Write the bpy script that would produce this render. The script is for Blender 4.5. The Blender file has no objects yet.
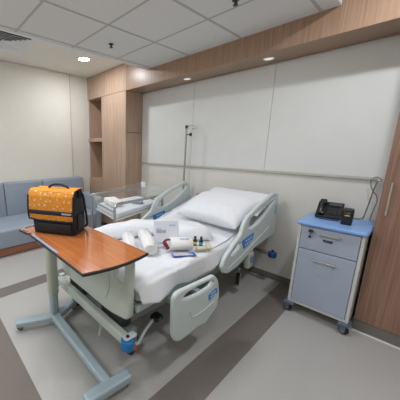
import bpy, bmesh, math, random
from mathutils import Vector, Matrix, noise
random.seed(4)
S = bpy.context.scene
COL = S.collection
PI = math.pi

# ------------------------------------------------------------------ materials
def srgb(r, g, b):
    def f(c):
        c /= 255.0
        return c / 12.92 if c <= 0.04045 else ((c + 0.055) / 1.055) ** 2.4
    return (f(r), f(g), f(b), 1.0)

def new_mat(name):
    m = bpy.data.materials.new(name)
    m.use_nodes = True
    nt = m.node_tree
    for n in list(nt.nodes):
        nt.nodes.remove(n)
    out = nt.nodes.new('ShaderNodeOutputMaterial')
    b = nt.nodes.new('ShaderNodeBsdfPrincipled')
    nt.links.new(b.outputs[0], out.inputs[0])
    return m, nt, b

def pmat(name, c, rough=0.5, metal=0.0, scale=40, amt=0.06, bump=0.0, stretch=(1, 1, 1), spec=0.5, bscale=None, coat=0.0):
    m, nt, b = new_mat(name)
    tc = nt.nodes.new('ShaderNodeTexCoord')
    mp = nt.nodes.new('ShaderNodeMapping')
    mp.inputs['Scale'].default_value = stretch
    nz = nt.nodes.new('ShaderNodeTexNoise')
    nz.inputs['Scale'].default_value = scale
    nz.inputs['Detail'].default_value = 4
    nt.links.new(tc.outputs['Object'], mp.inputs[0])
    nt.links.new(mp.outputs[0], nz.inputs['Vector'])
    rp = nt.nodes.new('ShaderNodeValToRGB')
    col = srgb(*c)
    rp.color_ramp.elements[0].position = 0.3
    rp.color_ramp.elements[1].position = 0.7
    rp.color_ramp.elements[0].color = tuple(x * (1 - amt) for x in col[:3]) + (1,)
    rp.color_ramp.elements[1].color = tuple(min(1, x * (1 + amt)) for x in col[:3]) + (1,)
    nt.links.new(nz.outputs['Fac'], rp.inputs[0])
    nt.links.new(rp.outputs[0], b.inputs['Base Color'])
    b.inputs['Roughness'].default_value = rough
    b.inputs['Metallic'].default_value = metal
    b.inputs['Specular IOR Level'].default_value = spec
    b.inputs['Coat Weight'].default_value = coat
    if bump:
        n2 = nt.nodes.new('ShaderNodeTexNoise')
        n2.inputs['Scale'].default_value = bscale or scale * 3
        nt.links.new(mp.outputs[0], n2.inputs['Vector'])
        bp = nt.nodes.new('ShaderNodeBump')
        bp.inputs['Strength'].default_value = bump
        bp.inputs['Distance'].default_value = 0.01
        nt.links.new(n2.outputs['Fac'], bp.inputs['Height'])
        nt.links.new(bp.outputs[0], b.inputs['Normal'])
    return m

def wood(name, c1, c2, rough=0.45, stretch=(60, 60, 1.6), coat=0.0):
    m, nt, b = new_mat(name)
    tc = nt.nodes.new('ShaderNodeTexCoord')
    mp = nt.nodes.new('ShaderNodeMapping')
    mp.inputs['Scale'].default_value = stretch
    nt.links.new(tc.outputs['Object'], mp.inputs[0])
    nz = nt.nodes.new('ShaderNodeTexNoise')
    nz.inputs['Scale'].default_value = 1.3
    nz.inputs['Detail'].default_value = 6
    nz.inputs['Distortion'].default_value = 0.4
    nt.links.new(mp.outputs[0], nz.inputs['Vector'])
    rp = nt.nodes.new('ShaderNodeValToRGB')
    rp.color_ramp.elements[0].position = 0.32
    rp.color_ramp.elements[1].position = 0.68
    rp.color_ramp.elements[0].color = srgb(*c1)
    rp.color_ramp.elements[1].color = srgb(*c2)
    nt.links.new(nz.outputs['Fac'], rp.inputs[0])
    nt.links.new(rp.outputs[0], b.inputs['Base Color'])
    b.inputs['Roughness'].default_value = rough
    b.inputs['Coat Weight'].default_value = coat
    return m

def emis(name, c, strength):
    m, nt, b = new_mat(name)
    b.inputs['Base Color'].default_value = srgb(*c)
    b.inputs['Emission Color'].default_value = srgb(*c)
    b.inputs['Emission Strength'].default_value = strength
    return m

def clear(name, c=(235, 240, 240), alpha_mix=0.82, rough=0.08):
    m, nt, b = new_mat(name)
    out = [n for n in nt.nodes if n.type == 'OUTPUT_MATERIAL'][0]
    b.inputs['Base Color'].default_value = srgb(*c)
    b.inputs['Roughness'].default_value = rough
    tr = nt.nodes.new('ShaderNodeBsdfTransparent')
    tr.inputs[0].default_value = srgb(252, 253, 253)
    mx = nt.nodes.new('ShaderNodeMixShader')
    lw = nt.nodes.new('ShaderNodeLayerWeight')
    lw.inputs['Blend'].default_value = 0.35
    mr = nt.nodes.new('ShaderNodeMapRange')
    mr.inputs['To Min'].default_value = 1 - alpha_mix
    mr.inputs['To Max'].default_value = 0.25
    nt.links.new(lw.outputs['Facing'], mr.inputs['Value'])
    nt.links.new(mr.outputs[0], mx.inputs[0])
    nt.links.new(tr.outputs[0], mx.inputs[1])
    nt.links.new(b.outputs[0], mx.inputs[2])
    nt.links.new(mx.outputs[0], out.inputs[0])
    return m

def floor_mat():
    m, nt, b = new_mat('vinyl_floor')
    N = nt.nodes.new; L = nt.links.new
    tc = N('ShaderNodeTexCoord')
    sp = N('ShaderNodeSeparateXYZ')
    L(tc.outputs['Object'], sp.inputs[0])
    def cmpn(src, center, half):
        n = N('ShaderNodeMath'); n.operation = 'COMPARE'
        L(src, n.inputs[0]); n.inputs[1].default_value = center; n.inputs[2].default_value = half
        return n.outputs[0]
    a = cmpn(sp.outputs['X'], -0.735, 0.108)
    c = cmpn(sp.outputs['X'], -2.618, 0.094)
    d = cmpn(sp.outputs['Y'], 0.156, 0.25)
    inx = cmpn(sp.outputs['X'], -1.68, 1.04)
    pos = N('ShaderNodeMath'); pos.operation = 'GREATER_THAN'; L(sp.outputs['Y'], pos.inputs[0]); pos.inputs[1].default_value = -0.09
    mx = N('ShaderNodeMath'); mx.operation = 'MAXIMUM'; L(a, mx.inputs[0]); L(c, mx.inputs[1])
    mp_ = N('ShaderNodeMath'); mp_.operation = 'MULTIPLY'; L(mx.outputs[0], mp_.inputs[0]); L(pos.outputs[0], mp_.inputs[1])
    dd = N('ShaderNodeMath'); dd.operation = 'MULTIPLY'; L(d, dd.inputs[0]); L(inx, dd.inputs[1])
    m2 = N('ShaderNodeMath'); m2.operation = 'MAXIMUM'; L(mp_.outputs[0], m2.inputs[0]); L(dd.outputs[0], m2.inputs[1])
    def speck(base, lo, hi):
        nz = N('ShaderNodeTexNoise'); nz.inputs['Scale'].default_value = 110; nz.inputs['Detail'].default_value = 3
        L(tc.outputs['Object'], nz.inputs['Vector'])
        r = N('ShaderNodeValToRGB'); e = r.color_ramp.elements
        e[0].position = 0.27; e[0].color = srgb(*lo)
        e[1].position = 0.36; e[1].color = srgb(*base)
        k = e.new(0.66); k.color = srgb(*base)
        k = e.new(0.74); k.color = srgb(*hi)
        L(nz.outputs['Fac'], r.inputs[0])
        return r.outputs[0]
    li = speck((182, 180, 177), (138, 136, 133), (202, 200, 197))
    dk = speck((122, 114, 109), (98, 92, 88), (166, 158, 152))
    mix = N('ShaderNodeMix'); mix.data_type = 'RGBA'
    L(m2.outputs[0], mix.inputs['Factor']); L(li, mix.inputs['A']); L(dk, mix.inputs['B'])
    L(mix.outputs['Result'], b.inputs['Base Color'])
    b.inputs['Roughness'].default_value = 0.38
    b.inputs['Specular IOR Level'].default_value = 0.4
    return m

def bag_fabric():
    m, nt, b = new_mat('bag_print')
    N = nt.nodes.new; L = nt.links.new
    tc = N('ShaderNodeTexCoord')
    mp = N('ShaderNodeMapping'); mp.inputs['Rotation'].default_value = (0, 0, -math.atan2(.543, .84))
    L(tc.outputs['Object'], mp.inputs[0])
    sx = N('ShaderNodeSeparateXYZ'); L(mp.outputs[0], sx.inputs[0])
    cx = N('ShaderNodeCombineXYZ'); L(sx.outputs['X'], cx.inputs['X']); L(sx.outputs['Z'], cx.inputs['Y'])
    vo = N('ShaderNodeTexVoronoi'); vo.voronoi_dimensions = '2D'; vo.inputs['Scale'].default_value = 21; vo.inputs['Randomness'].default_value = 0.55
    L(cx.outputs[0], vo.inputs['Vector'])
    r = N('ShaderNodeValToRGB'); r.color_ramp.interpolation = 'LINEAR'
    r.color_ramp.elements[0].position = 0.115; r.color_ramp.elements[0].color = srgb(200, 204, 204)
    r.color_ramp.elements[1].position = 0.155; r.color_ramp.elements[1].color = srgb(222, 144, 34)
    L(vo.outputs['Distance'], r.inputs[0])
    v2 = N('ShaderNodeTexVoronoi'); v2.feature = 'DISTANCE_TO_EDGE'; v2.inputs['Scale'].default_value = 60
    L(tc.outputs['Object'], v2.inputs['Vector'])
    r2 = N('ShaderNodeValToRGB')
    r2.color_ramp.elements[0].position = 0.02; r2.color_ramp.elements[0].color = (0.72, 0.66, 0.6, 1)
    r2.color_ramp.elements[1].position = 0.12; r2.color_ramp.elements[1].color = (1, 1, 1, 1)
    L(v2.outputs['Distance'], r2.inputs[0])
    mx = N('ShaderNodeMix'); mx.data_type = 'RGBA'; mx.blend_type = 'MULTIPLY'; mx.inputs['Factor'].default_value = 1
    L(r.outputs[0], mx.inputs['A']); L(r2.outputs[0], mx.inputs['B'])
    L(mx.outputs['Result'], b.inputs['Base Color'])
    b.inputs['Roughness'].default_value = 0.75
    return m

M = {}
M['floor'] = floor_mat()
M['wall_cream'] = pmat('cream_wall_paint', (228, 224, 213), 0.6, scale=8, amt=0.015, bump=0.05, bscale=220)
M['wall_beige'] = pmat('beige_wall_paint', (222, 219, 212), 0.6, scale=8, amt=0.015, bump=0.05, bscale=220)
M['wall_panel'] = pmat('pale_grey_panel_paint', (222, 223, 220), 0.42, scale=6, amt=0.015, bump=0.06, bscale=260)
M['tile'] = pmat('ceiling_tile', (228, 228, 226), 0.85, scale=140, amt=0.05, bump=0.25, bscale=300)
M['plaster'] = pmat('white_ceiling_plaster', (234, 232, 222), 0.75, scale=10, amt=0.02)
M['grid'] = pmat('ceiling_grid_paint', (186, 186, 184), 0.5, amt=0.03)
M['trimwhite'] = pmat('white_trim_paint', (232, 233, 235), 0.45, amt=0.02)
M['rail'] = pmat('bumper_rail', (188, 185, 176), 0.4, amt=0.03)
M['skirting'] = pmat('grey_skirting', (118, 114, 108), 0.5, amt=0.05)
M['oak'] = wood('oak_veneer', (170, 142, 122), (196, 168, 146), 0.36)
M['oak_shaded'] = wood('oak_veneer_shaded', (150, 120, 98), (178, 146, 122), 0.34)  # same oak as the closet, bulkhead shade put into the colour
M['oak_mid'] = wood('oak_veneer_wardrobe', (128, 97, 82), (157, 123, 106), 0.38)
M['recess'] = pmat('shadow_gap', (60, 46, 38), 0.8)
M['table_wood'] = wood('orange_wood_laminate', (172, 98, 50), (196, 120, 68), 0.2, stretch=(2, 40, 20), coat=1.0)
M['black_edge'] = pmat('black_edging', (38, 36, 38), 0.45)
M['bed_plastic'] = pmat('pale_grey_green_plastic', (196, 204, 195), 0.35, scale=4, amt=0.02)
M['rail_plastic'] = pmat('pale_blue_grey_plastic', (202, 213, 213), 0.33, scale=4, amt=0.02)
M['bed_metal'] = pmat('grey_powder_metal', (160, 166, 164), 0.4, 0.2, amt=0.04)
M['dark_metal'] = pmat('dark_steel', (70, 72, 74), 0.4, 0.5)
M['chrome'] = pmat('brushed_chrome', (196, 194, 186), 0.25, 0.95, amt=0.03)
M['steel'] = pmat('satin_steel', (176, 174, 168), 0.3, 0.8, amt=0.03)
M['blue'] = pmat('blue_plastic', (30, 122, 190), 0.35)
M['deepblue'] = pmat('deep_blue_plastic', (28, 84, 150), 0.4)
M['labelblue'] = pmat('blue_control_label', (58, 132, 208), 0.4)
M['labelice'] = pmat('pale_label_mark', (205, 226, 244), 0.5)
M['labelpale'] = pmat('pale_blue_label', (150, 190, 212), 0.5)
M['orange'] = pmat('orange_plastic', (226, 92, 36), 0.4)
M['teal'] = pmat('teal_plastic', (20, 132, 126), 0.4)
M['rubber'] = pmat('black_rubber', (34, 34, 36), 0.6)
M['wheelgrey'] = pmat('grey_wheel_disc', (150, 154, 160), 0.45)
M['linen'] = pmat('white_bed_linen', (232, 234, 238), 0.8, scale=30, amt=0.015, bump=0.12, bscale=60)
M['mattress'] = pmat('mattress_cover', (206, 210, 214), 0.7)
M['towel'] = pmat('white_towel_terry', (240, 239, 237), 0.95, scale=120, amt=0.03, bump=0.5, bscale=260)
M['card'] = pmat('white_card', (222, 224, 234), 0.5, amt=0.01)
M['printgrey'] = pmat('grey_print', (120, 116, 124), 0.6)
M['printblue'] = pmat('blue_print', (70, 152, 214), 0.6)
M['printorange'] = pmat('orange_print', (232, 150, 50), 0.6)
M['red'] = pmat('red_ribbon', (132, 26, 46), 0.45)
M['cardblue'] = pmat('blue_card_edge', (48, 96, 178), 0.45)
M['cardface'] = pmat('card_photo_face', (206, 200, 206), 0.4, scale=30, amt=0.15)
M['bottle'] = pmat('dark_green_bottle', (26, 52, 40), 0.15)
M['yellow'] = pmat('yellow_label', (222, 190, 60), 0.5)
M['skylabel'] = pmat('sky_blue_label', (64, 168, 206), 0.5)
M['beige'] = pmat('beige_paper_wrap', (206, 198, 172), 0.6, scale=50, amt=0.08)
M['table_base'] = pmat('blue_grey_powder_metal', (168, 186, 194), 0.38, 0.1, scale=6, amt=0.03)
M['column'] = pmat('sage_grey_column', (188, 194, 178), 0.4, 0.05, scale=6, amt=0.03)
M['strip'] = pmat('blue_grey_strip', (150, 164, 186), 0.4)
M['bag_print'] = bag_fabric()
M['bag_black'] = pmat('black_nylon', (17, 20, 27), 0.6, scale=120, amt=0.2, bump=0.3, bscale=300)
M['bag_strap'] = pmat('black_webbing', (20, 24, 36), 0.6)
M['silver'] = pmat('silver_plate', (186, 188, 192), 0.3, 0.6)
M['acrylic'] = clear('clear_acrylic', alpha_mix=0.98)
M['sofa'] = pmat('blue_grey_vinyl', (140, 150, 164), 0.42, scale=14, amt=0.03, bump=0.06, bscale=180)
M['sofa_seat'] = pmat('blue_grey_vinyl_seat', (150, 160, 174), 0.42, scale=14, amt=0.03, bump=0.06, bscale=180)
M['sofa_wood'] = wood('red_brown_wood', (132, 80, 56), (160, 104, 76), 0.4, stretch=(30, 2, 60))
M['locker'] = pmat('pale_grey_locker', (168, 178, 196), 0.4, scale=5, amt=0.02)
M['locker_frame'] = pmat('off_white_locker_frame', (206, 208, 206), 0.4, amt=0.02)
M['locker_top'] = pmat('light_blue_top', (132, 172, 226), 0.35, scale=6, amt=0.02)
M['locker_base'] = pmat('slate_plastic_base', (96, 108, 124), 0.45)
M['handle_tan'] = pmat('satin_nickel', (190, 182, 168), 0.3, 0.8)
M['black'] = pmat('black_plastic', (26, 28, 30), 0.35)
M['black_key'] = pmat('dark_grey_keys', (58, 60, 64), 0.4)
M['screen'] = pmat('grey_green_display', (74, 82, 84), 0.3)
M['gold'] = pmat('pale_gold_print', (206, 190, 120), 0.4)
M['cable'] = pmat('grey_cable', (112, 110, 106), 0.5)
M['outlet'] = pmat('white_outlet', (222, 220, 214), 0.4)
M['lavender'] = pmat('lavender_cloth', (148, 152, 190), 0.8)
M['lampglow'] = emis('lit_lamp_diffuser', (255, 250, 242), 14)
M['lampoff'] = emis('soffit_lamp_diffuser', (255, 250, 240), 0.55)
M['panelglow'] = emis('lit_panel_diffuser', (255, 252, 246), 3.2)
M['ventdark'] = pmat('dark_vent_interior', (96, 100, 104), 0.7)
M['navy'] = pmat('navy_plate', (34, 44, 84), 0.4)

# ------------------------------------------------------------------ helpers
def top_loc(o):
    v = Vector((0, 0, 0))
    while o is not None:
        v += o.location
        o = o.parent
    return v

def link(name, me, mat, parent=None, smooth=False):
    o = bpy.data.objects.new(name, me)
    COL.objects.link(o)
    if parent is not None:
        me.transform(Matrix.Translation(-top_loc(parent)))
        o.parent = parent
    if mat is not None:
        me.materials.append(mat)
    if smooth:
        for p in me.polygons:
            p.use_smooth = True
    return o

def obj(name, bm, mat, parent=None, smooth=False, at=None):
    """mesh from a bmesh in world coordinates; `at` gives a top-level mesh its own origin"""
    bmesh.ops.recalc_face_normals(bm, faces=bm.faces[:])
    me = bpy.data.meshes.new(name)
    bm.to_mesh(me); bm.free()
    o = link(name, me, mat, parent, smooth)
    if at is not None:
        me.transform(Matrix.Translation(-Vector(at)))
        o.location = at
    return o

def thing(name, loc, label, cat, group=None):
    o = bpy.data.objects.new(name, None)
    COL.objects.link(o)
    o.location = loc
    o.empty_display_size = 0.1
    return tag(o, label, cat, group)

def tag(o, label, cat, group=None):
    o['label'] = label; o['category'] = cat
    if group:
        o['group'] = group
    return o

def struct(o):
    o['kind'] = 'structure'
    return o

def add_box(bm, x0, x1, y0, y1, z0, z1, bev=0.0, seg=2, mtx=None):
    r = bmesh.ops.create_cube(bm, size=1)
    vs = r['verts']
    for v in vs:
        v.co = Vector(((x0 + x1) / 2 + v.co.x * (x1 - x0), (y0 + y1) / 2 + v.co.y * (y1 - y0), (z0 + z1) / 2 + v.co.z * (z1 - z0)))
    if bev > 0:
        es = list({e for v in vs for e in v.link_edges})
        r2 = bmesh.ops.bevel(bm, geom=es, offset=bev, segments=seg, profile=0.5, affect='EDGES')
        vs = list({v for f in r2['faces'] for v in f.verts} | {v for v in vs if v.is_valid})
        # collect all connected verts
        seen = set(vs); stack = list(vs)
        while stack:
            v = stack.pop()
            for e in v.link_edges:
                w = e.other_vert(v)
                if w not in seen:
                    seen.add(w); stack.append(w)
        vs = list(seen)
    if mtx is not None:
        for v in vs:
            v.co = mtx @ v.co
    return vs

def box(name, x0, x1, y0, y1, z0, z1, mat, parent=None, bev=0.0, seg=2, mtx=None, smooth=False, at=None):
    bm = bmesh.new()
    add_box(bm, x0, x1, y0, y1, z0, z1, bev, seg, mtx)
    return obj(name, bm, mat, parent, smooth, at)

def add_cyl(bm, p0, p1, r0, r1=None, seg=20, cap=True):
    p0 = Vector(p0); p1 = Vector(p1)
    if r1 is None: r1 = r0
    d = p1 - p0
    q = Vector((0, 0, 1)).rotation_difference(d.normalized()).to_matrix().to_4x4()
    mt = Matrix.Translation((p0 + p1) / 2) @ q
    return bmesh.ops.create_cone(bm, cap_ends=cap, segments=seg, radius1=r0, radius2=r1, depth=d.length, matrix=mt)['verts']

def cyl(name, p0, p1, r0, mat, parent=None, r1=None, seg=20, at=None):
    bm = bmesh.new(); add_cyl(bm, p0, p1, r0, r1, seg)
    o = obj(name, bm, mat, parent, False, at)
    shade_auto(o)
    return o

def shade_auto(o, ang=0.6):
    me = o.data
    bm = bmesh.new(); bm.from_mesh(me)
    for f in bm.faces: f.smooth = True
    for e in bm.edges:
        if len(e.link_faces) == 2 and e.calc_face_angle(0) > ang:
            e.smooth = False
    bm.to_mesh(me); bm.free()

def fillet(pts, r, n=5, closed=False):
    """round the corners of a 3D path"""
    P = [Vector(p) for p in pts]; out = []
    N = len(P)
    for i in range(N):
        if not closed and i in (0, N - 1):
            out.append(P[i]); continue
        a = P[i - 1]; b = P[i]; c = P[(i + 1) % N]
        u = (a - b); v = (c - b)
        k = min(r, u.length * 0.48, v.length * 0.48)
        s = b + u.normalized() * k; e = b + v.normalized() * k
        for j in range(n + 1):
            t = j / n
            out.append((1 - t) ** 2 * s + 2 * t * (1 - t) * b + t * t * e)
    return out

def add_tube(bm, path, r, seg=10, closed=False, radii=None):
    P = [Vector(p) for p in path]
    N = len(P)
    rings = []
    up = None
    for i in range(N):
        if closed:
            t = (P[(i + 1) % N] - P[i - 1]).normalized()
        else:
            t = (P[min(i + 1, N - 1)] - P[max(i - 1, 0)]).normalized()
        if up is None:
            up = t.orthogonal().normalized()
        else:
            up = (up - t * up.dot(t))
            up = up.normalized() if up.length > 1e-6 else t.orthogonal().normalized()
        w = t.cross(up)
        rr = radii[i] if radii else r
        rings.append([bm.verts.new(P[i] + (up * math.cos(a) + w * math.sin(a)) * rr) for a in [2 * PI * k / seg for k in range(seg)]])
    rng = range(N) if closed else range(N - 1)
    for i in rng:
        A = rings[i]; B = rings[(i + 1) % N]
        for k in range(seg):
            bm.faces.new((A[k], A[(k + 1) % seg], B[(k + 1) % seg], B[k]))
    if not closed:
        bm.faces.new(rings[0][::-1]); bm.faces.new(rings[-1])

def tube(name, pts, r, mat, parent=None, fil=0.03, seg=10, closed=False, at=None):
    bm = bmesh.new()
    add_tube(bm, fillet(pts, fil, closed=closed) if fil else pts, r, seg, closed)
    o = obj(name, bm, mat, parent, False, at)
    shade_auto(o, 0.9)
    return o

def round2(pts, r, n=5):
    return [(p.x, p.y) for p in fillet([(a, b, 0) for a, b in pts], r, n, True)]

def plate(name, outlines, thick, bev, mtx, mat, parent=None, at=None):
    """filled 2D outline (first) with holes (others), extruded and bevelled; local XY plane is sent through mtx"""
    cu = bpy.data.curves.new('outline', 'CURVE')
    cu.dimensions = '2D'; cu.fill_mode = 'BOTH'
    cu.extrude = max(thick / 2 - bev, 0.0001); cu.bevel_depth = bev; cu.bevel_resolution = 2
    cu.offset = -bev
    for ol in outlines:
        sp = cu.splines.new('POLY'); sp.points.add(len(ol) - 1); sp.use_cyclic_u = True
        for p, q in zip(sp.points, ol): p.co = (q[0], q[1], 0, 1)
    t = bpy.data.objects.new('outline', cu); COL.objects.link(t)
    dg = bpy.context.evaluated_depsgraph_get()
    me = bpy.data.meshes.new_from_object(t.evaluated_get(dg))
    bpy.data.objects.remove(t); bpy.data.curves.remove(cu)
    me.materials.clear()
    me.transform(mtx)
    me.name = name
    if mtx.determinant() < 0: me.flip_normals()
    o = link(name, me, mat, parent)
    if at is not None:
        me.transform(Matrix.Translation(-Vector(at))); o.location = at
    shade_auto(o, 0.7)
    return o

def frame(origin, ex, ey):
    ex = Vector(ex).normalized(); ey = Vector(ey); ey = (ey - ex * ex.dot(ey)).normalized(); ez = ex.cross(ey)
    m = Matrix((ex, ey, ez)).transposed().to_4x4()
    m.translation = Vector(origin)
    return m

def grid_mesh(nu, nv, fn):
    bm = bmesh.new()
    V = [[bm.verts.new(fn(i / nu, j / nv)) for j in range(nv + 1)] for i in range(nu + 1)]
    for i in range(nu):
        for j in range(nv):
            bm.faces.new((V[i][j], V[i + 1][j], V[i + 1][j + 1], V[i][j + 1]))
    return bm

def thicken(o, t, off=-1):
    md = o.modifiers.new('thickness', 'SOLIDIFY'); md.thickness = t; md.offset = off

def glyphs(name, mtx, w, h, n, mat, parent, gap=0.35, seed=1):
    """a short line of printed marks in the local XY plane"""
    rnd = random.Random(seed)
    bm = bmesh.new()
    cw = w / n
    for k in range(n):
        x = k * cw; g = cw * (1 - gap)
        kind = rnd.choice('obe1')
        s = cw * 0.2
        parts = [(x, x + s, 0, h)]
        if kind in 'obe':
            parts += [(x, x + g, 0, s)]
        if kind in 'be':
            parts += [(x, x + g, h / 2 - s / 2, h / 2 + s / 2)]
        if kind in 'oe':
            parts += [(x, x + g, h - s, h)]
        if kind in 'ob':
            parts += [(x + g - s, x + g, 0, h)]
        for a, b, c, d in parts:
            add_box(bm, a, b, c, d, -0.0003, 0.0006, mtx=mtx)
    return obj(name, bm, mat, parent)

# ------------------------------------------------------------------ setting
XL, XR, YB, YH = -4.25, 1.3, -1.9, 3.035
ZC, ZT = 2.75, 2.556        # plaster ceiling, dropped tile ceiling
YF, ZS = 2.665, 2.355       # bulkhead face, soffit

struct(box('floor', XL - .1, XR + .1, YB - .1, YH + .1, -0.1, 0, M['floor']))
struct(box('wall_left', XL - .1, XL, YB - .1, YH + .1, 0, ZC, M['wall_cream']))
struct(box('wall_back', XL, XR, YH, YH + .1, 0, ZC, M['wall_beige']))
struct(box('wall_right', XR, XR + .1, YB - .1, YH + .1, 0, ZC, M['wall_cream']))
struct(box('wall_front', XL, XR, YB - .1, YB, 0, ZC, M['wall_cream']))
ceil = struct(box('ceiling', XL - .1, XR + .1, YB - .1, YH + .1, ZC, ZC + .1, M['plaster']))
# dropped tile ceiling: tiles between T bars, with an upstand edge either side
bm = bmesh.new()
add_box(bm, -2.675, -0.63, YB, YF, ZT, ZC)
drop = struct(obj('ceiling_tiles', bm, M['tile'], ceil))
bm = bmesh.new()
for x in (-2.592, -1.985, -1.373, -0.735):
    add_box(bm, x - .010, x + .010, YB, YF, ZT - .003, ZT + .01)
for k in range(-5, 4):
    y = 1.479 + .594 * k
    if YB < y < YF - .05:
        add_box(bm, -2.675, -0.63, y - .010, y + .010, ZT - .0025, ZT + .01)
struct(obj('ceiling_grid', bm, M['grid'], ceil))
bm = bmesh.new()
add_box(bm, -0.63, -0.612, YB, YF, ZT - .002, ZC)
add_box(bm, -2.69, -2.675, YB, YF, ZT - .002, ZC)
add_box(bm, -2.69, -2.645, YB, YF, ZT - .004, ZT)
struct(obj('trim_1', bm, M['trimwhite']))
# bulkhead along the bed wall
struct(box('trim_2', -3.133, XR, YF, YH, ZS, ZC, M['oak_shaded'], bev=.002))
# wall panels above the rail
pm = bmesh.new()
xs = [-3.13, -2.134, -1.157, -0.16, 0.85]
for a, b in zip(xs[:-1], xs[1:]):
    add_box(pm, a + .0015, b - .0015, YH - .014, YH, 1.246, ZS - .012, bev=.0015, seg=1)
struct(obj('trim_3', pm, M['wall_panel']))
struct(box('trim_4', -3.13, XR, YH - .024, YH, 1.222, 1.245, M['rail'], bev=.004))
struct(box('baseboard_back', -3.13, XR, YH - .012, YH, 0, .075, M['skirting'], bev=.004))
struct(box('baseboard_left', XL, XL + .012, YB, YF, 0, .075, M['skirting'], bev=.004))
# padded panel face on the left wall, ends a little before the closet
struct(box('trim_5', XL, XL + .03, YB, 2.28, 0.08, ZC - .004, M['wall_cream'], bev=.003))
struct(box('trim_6', XL, XL + .031, 2.28, 2.292, 0.08, ZC - .004, M['rail']))  # grey strip drawn in for the shaded gap at the panel end

# ------------------------------------------------------------------ lights and ceiling fittings
LK = .5
def area(name, loc, size, power, shape='DISK', col=(.95, .985, 1.04), size_y=None, spread=None):
    l = bpy.data.lights.new(name, 'AREA')
    l.shape = shape; l.size = size; l.energy = power * LK; l.color = col
    if size_y: l.size_y = size_y
    if spread: l.spread = spread
    o = bpy.data.objects.new(name, l); COL.objects.link(o); o.location = loc
    return o

def downlight(x, y, z, r, label, mat, group, power=0, name='ceiling_downlight', size=None):
    t = thing(name, (x, y, z), label, 'ceiling light', group)
    bm = bmesh.new()
    path = [(x + r * math.cos(a), y + r * math.sin(a), z - .004) for a in [2 * PI * k / 32 for k in range(32)]]
    add_tube(bm, path, .006, 8, True)
    o = obj('trim_ring', bm, M['trimwhite'], t); shade_auto(o)
    cyl('diffuser', (x, y, z), (x, y, z - .004), r, mat, t, seg=32)
    if power:
        area('lamp', (x, y, z - .012), size or r * 1.3, power)
    return t

G = 'round ceiling downlights'
downlight(-3.40, 2.09, ZC, .085, 'round lit downlight in the plaster ceiling above the sofa end, near the oak closet', M['lampglow'], G, 27)
downlight(-3.40, -0.3, ZC, .085, 'round lit downlight in the plaster ceiling above the sofa, far from the closet', M['lampglow'], G, 30)
downlight(-0.10, 2.12, ZC, .085, 'round lit downlight in the plaster ceiling in front of the tall oak wardrobe', M['lampglow'], G, 26)
downlight(-0.10, 0.2, ZC, .085, 'round lit downlight in the plaster ceiling right of the tile ceiling, far from the wardrobe', M['lampglow'], G, 14)
G = 'small soffit lamps'
downlight(-2.12, 2.83, ZS, .045, 'small round white soffit lamp under the oak bulkhead, nearer the closet', M['lampoff'], G, 0, 'soffit_lamp')
downlight(-1.16, 2.83, ZS, .045, 'small round white soffit lamp under the oak bulkhead, nearer the wardrobe', M['lampoff'], G, 0, 'soffit_lamp')

def panel_light(x0, x1, y0, y1, label, power):
    t = thing('ceiling_panel_light', ((x0 + x1) / 2, (y0 + y1) / 2, ZT), label, 'ceiling light', 'square panel lights in the tile ceiling')
    bm = bmesh.new()
    for a in ((x0, x1, y0, y0 + .02), (x0, x1, y1 - .02, y1), (x0, x0 + .02, y0 + .02, y1 - .02), (x1 - .02, x1, y0 + .02, y1 - .02)):
        add_box(bm, a[0], a[1], a[2], a[3], ZT - .008, ZT)
    obj('frame', bm, M['trimwhite'], t)
    box('diffuser', x0 + .02, x1 - .02, y0 + .02, y1 - .02, ZT - .006, ZT, M['panelglow'], t)
    area('panel_lamp', ((x0 + x1) / 2, (y0 + y1) / 2, ZT - .012), .52, power, 'SQUARE')
panel_light(-1.97, -1.385, 0.31, 0.87, 'square lit panel light in the tile ceiling above the foot of the bed', 37)
panel_light(-1.97, -1.385, -1.47, -0.91, 'square lit panel light in the tile ceiling behind the viewer', 40)

def sprinkler(x, y, label):
    t = thing('fire_sprinkler', (x, y, ZT), label, 'sprinkler', 'fire sprinklers in the tile ceiling')
    cyl('escutcheon', (x, y, ZT), (x, y, ZT - .006), .026, M['dark_metal'], t)
    cyl('stem', (x, y, ZT - .004), (x, y, ZT - .034), .008, M['dark_metal'], t, seg=12)
    bm = bmesh.new()
    add_cyl(bm, (x, y, ZT - .034), (x, y, ZT - .037), .018, seg=14)
    add_tube(bm, fillet([(x - .012, y, ZT - .018), (x - .014, y, ZT - .03), (x - .004, y, ZT - .036)], .004), .002, 6)
    add_tube(bm, fillet([(x + .012, y, ZT - .018), (x + .014, y, ZT - .03), (x + .004, y, ZT - .036)], .004), .002, 6)
    obj('deflector', bm, M['dark_metal'], t)
sprinkler(-2.30, 1.75, 'small dark sprinkler in the ceiling tile near the downlight')
sprinkler(-1.085, 1.975, 'small dark fitting in the ceiling tile above the bed, nearer the wardrobe')  # unclear dark ceiling fitting, given the shape of a sprinkler

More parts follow.
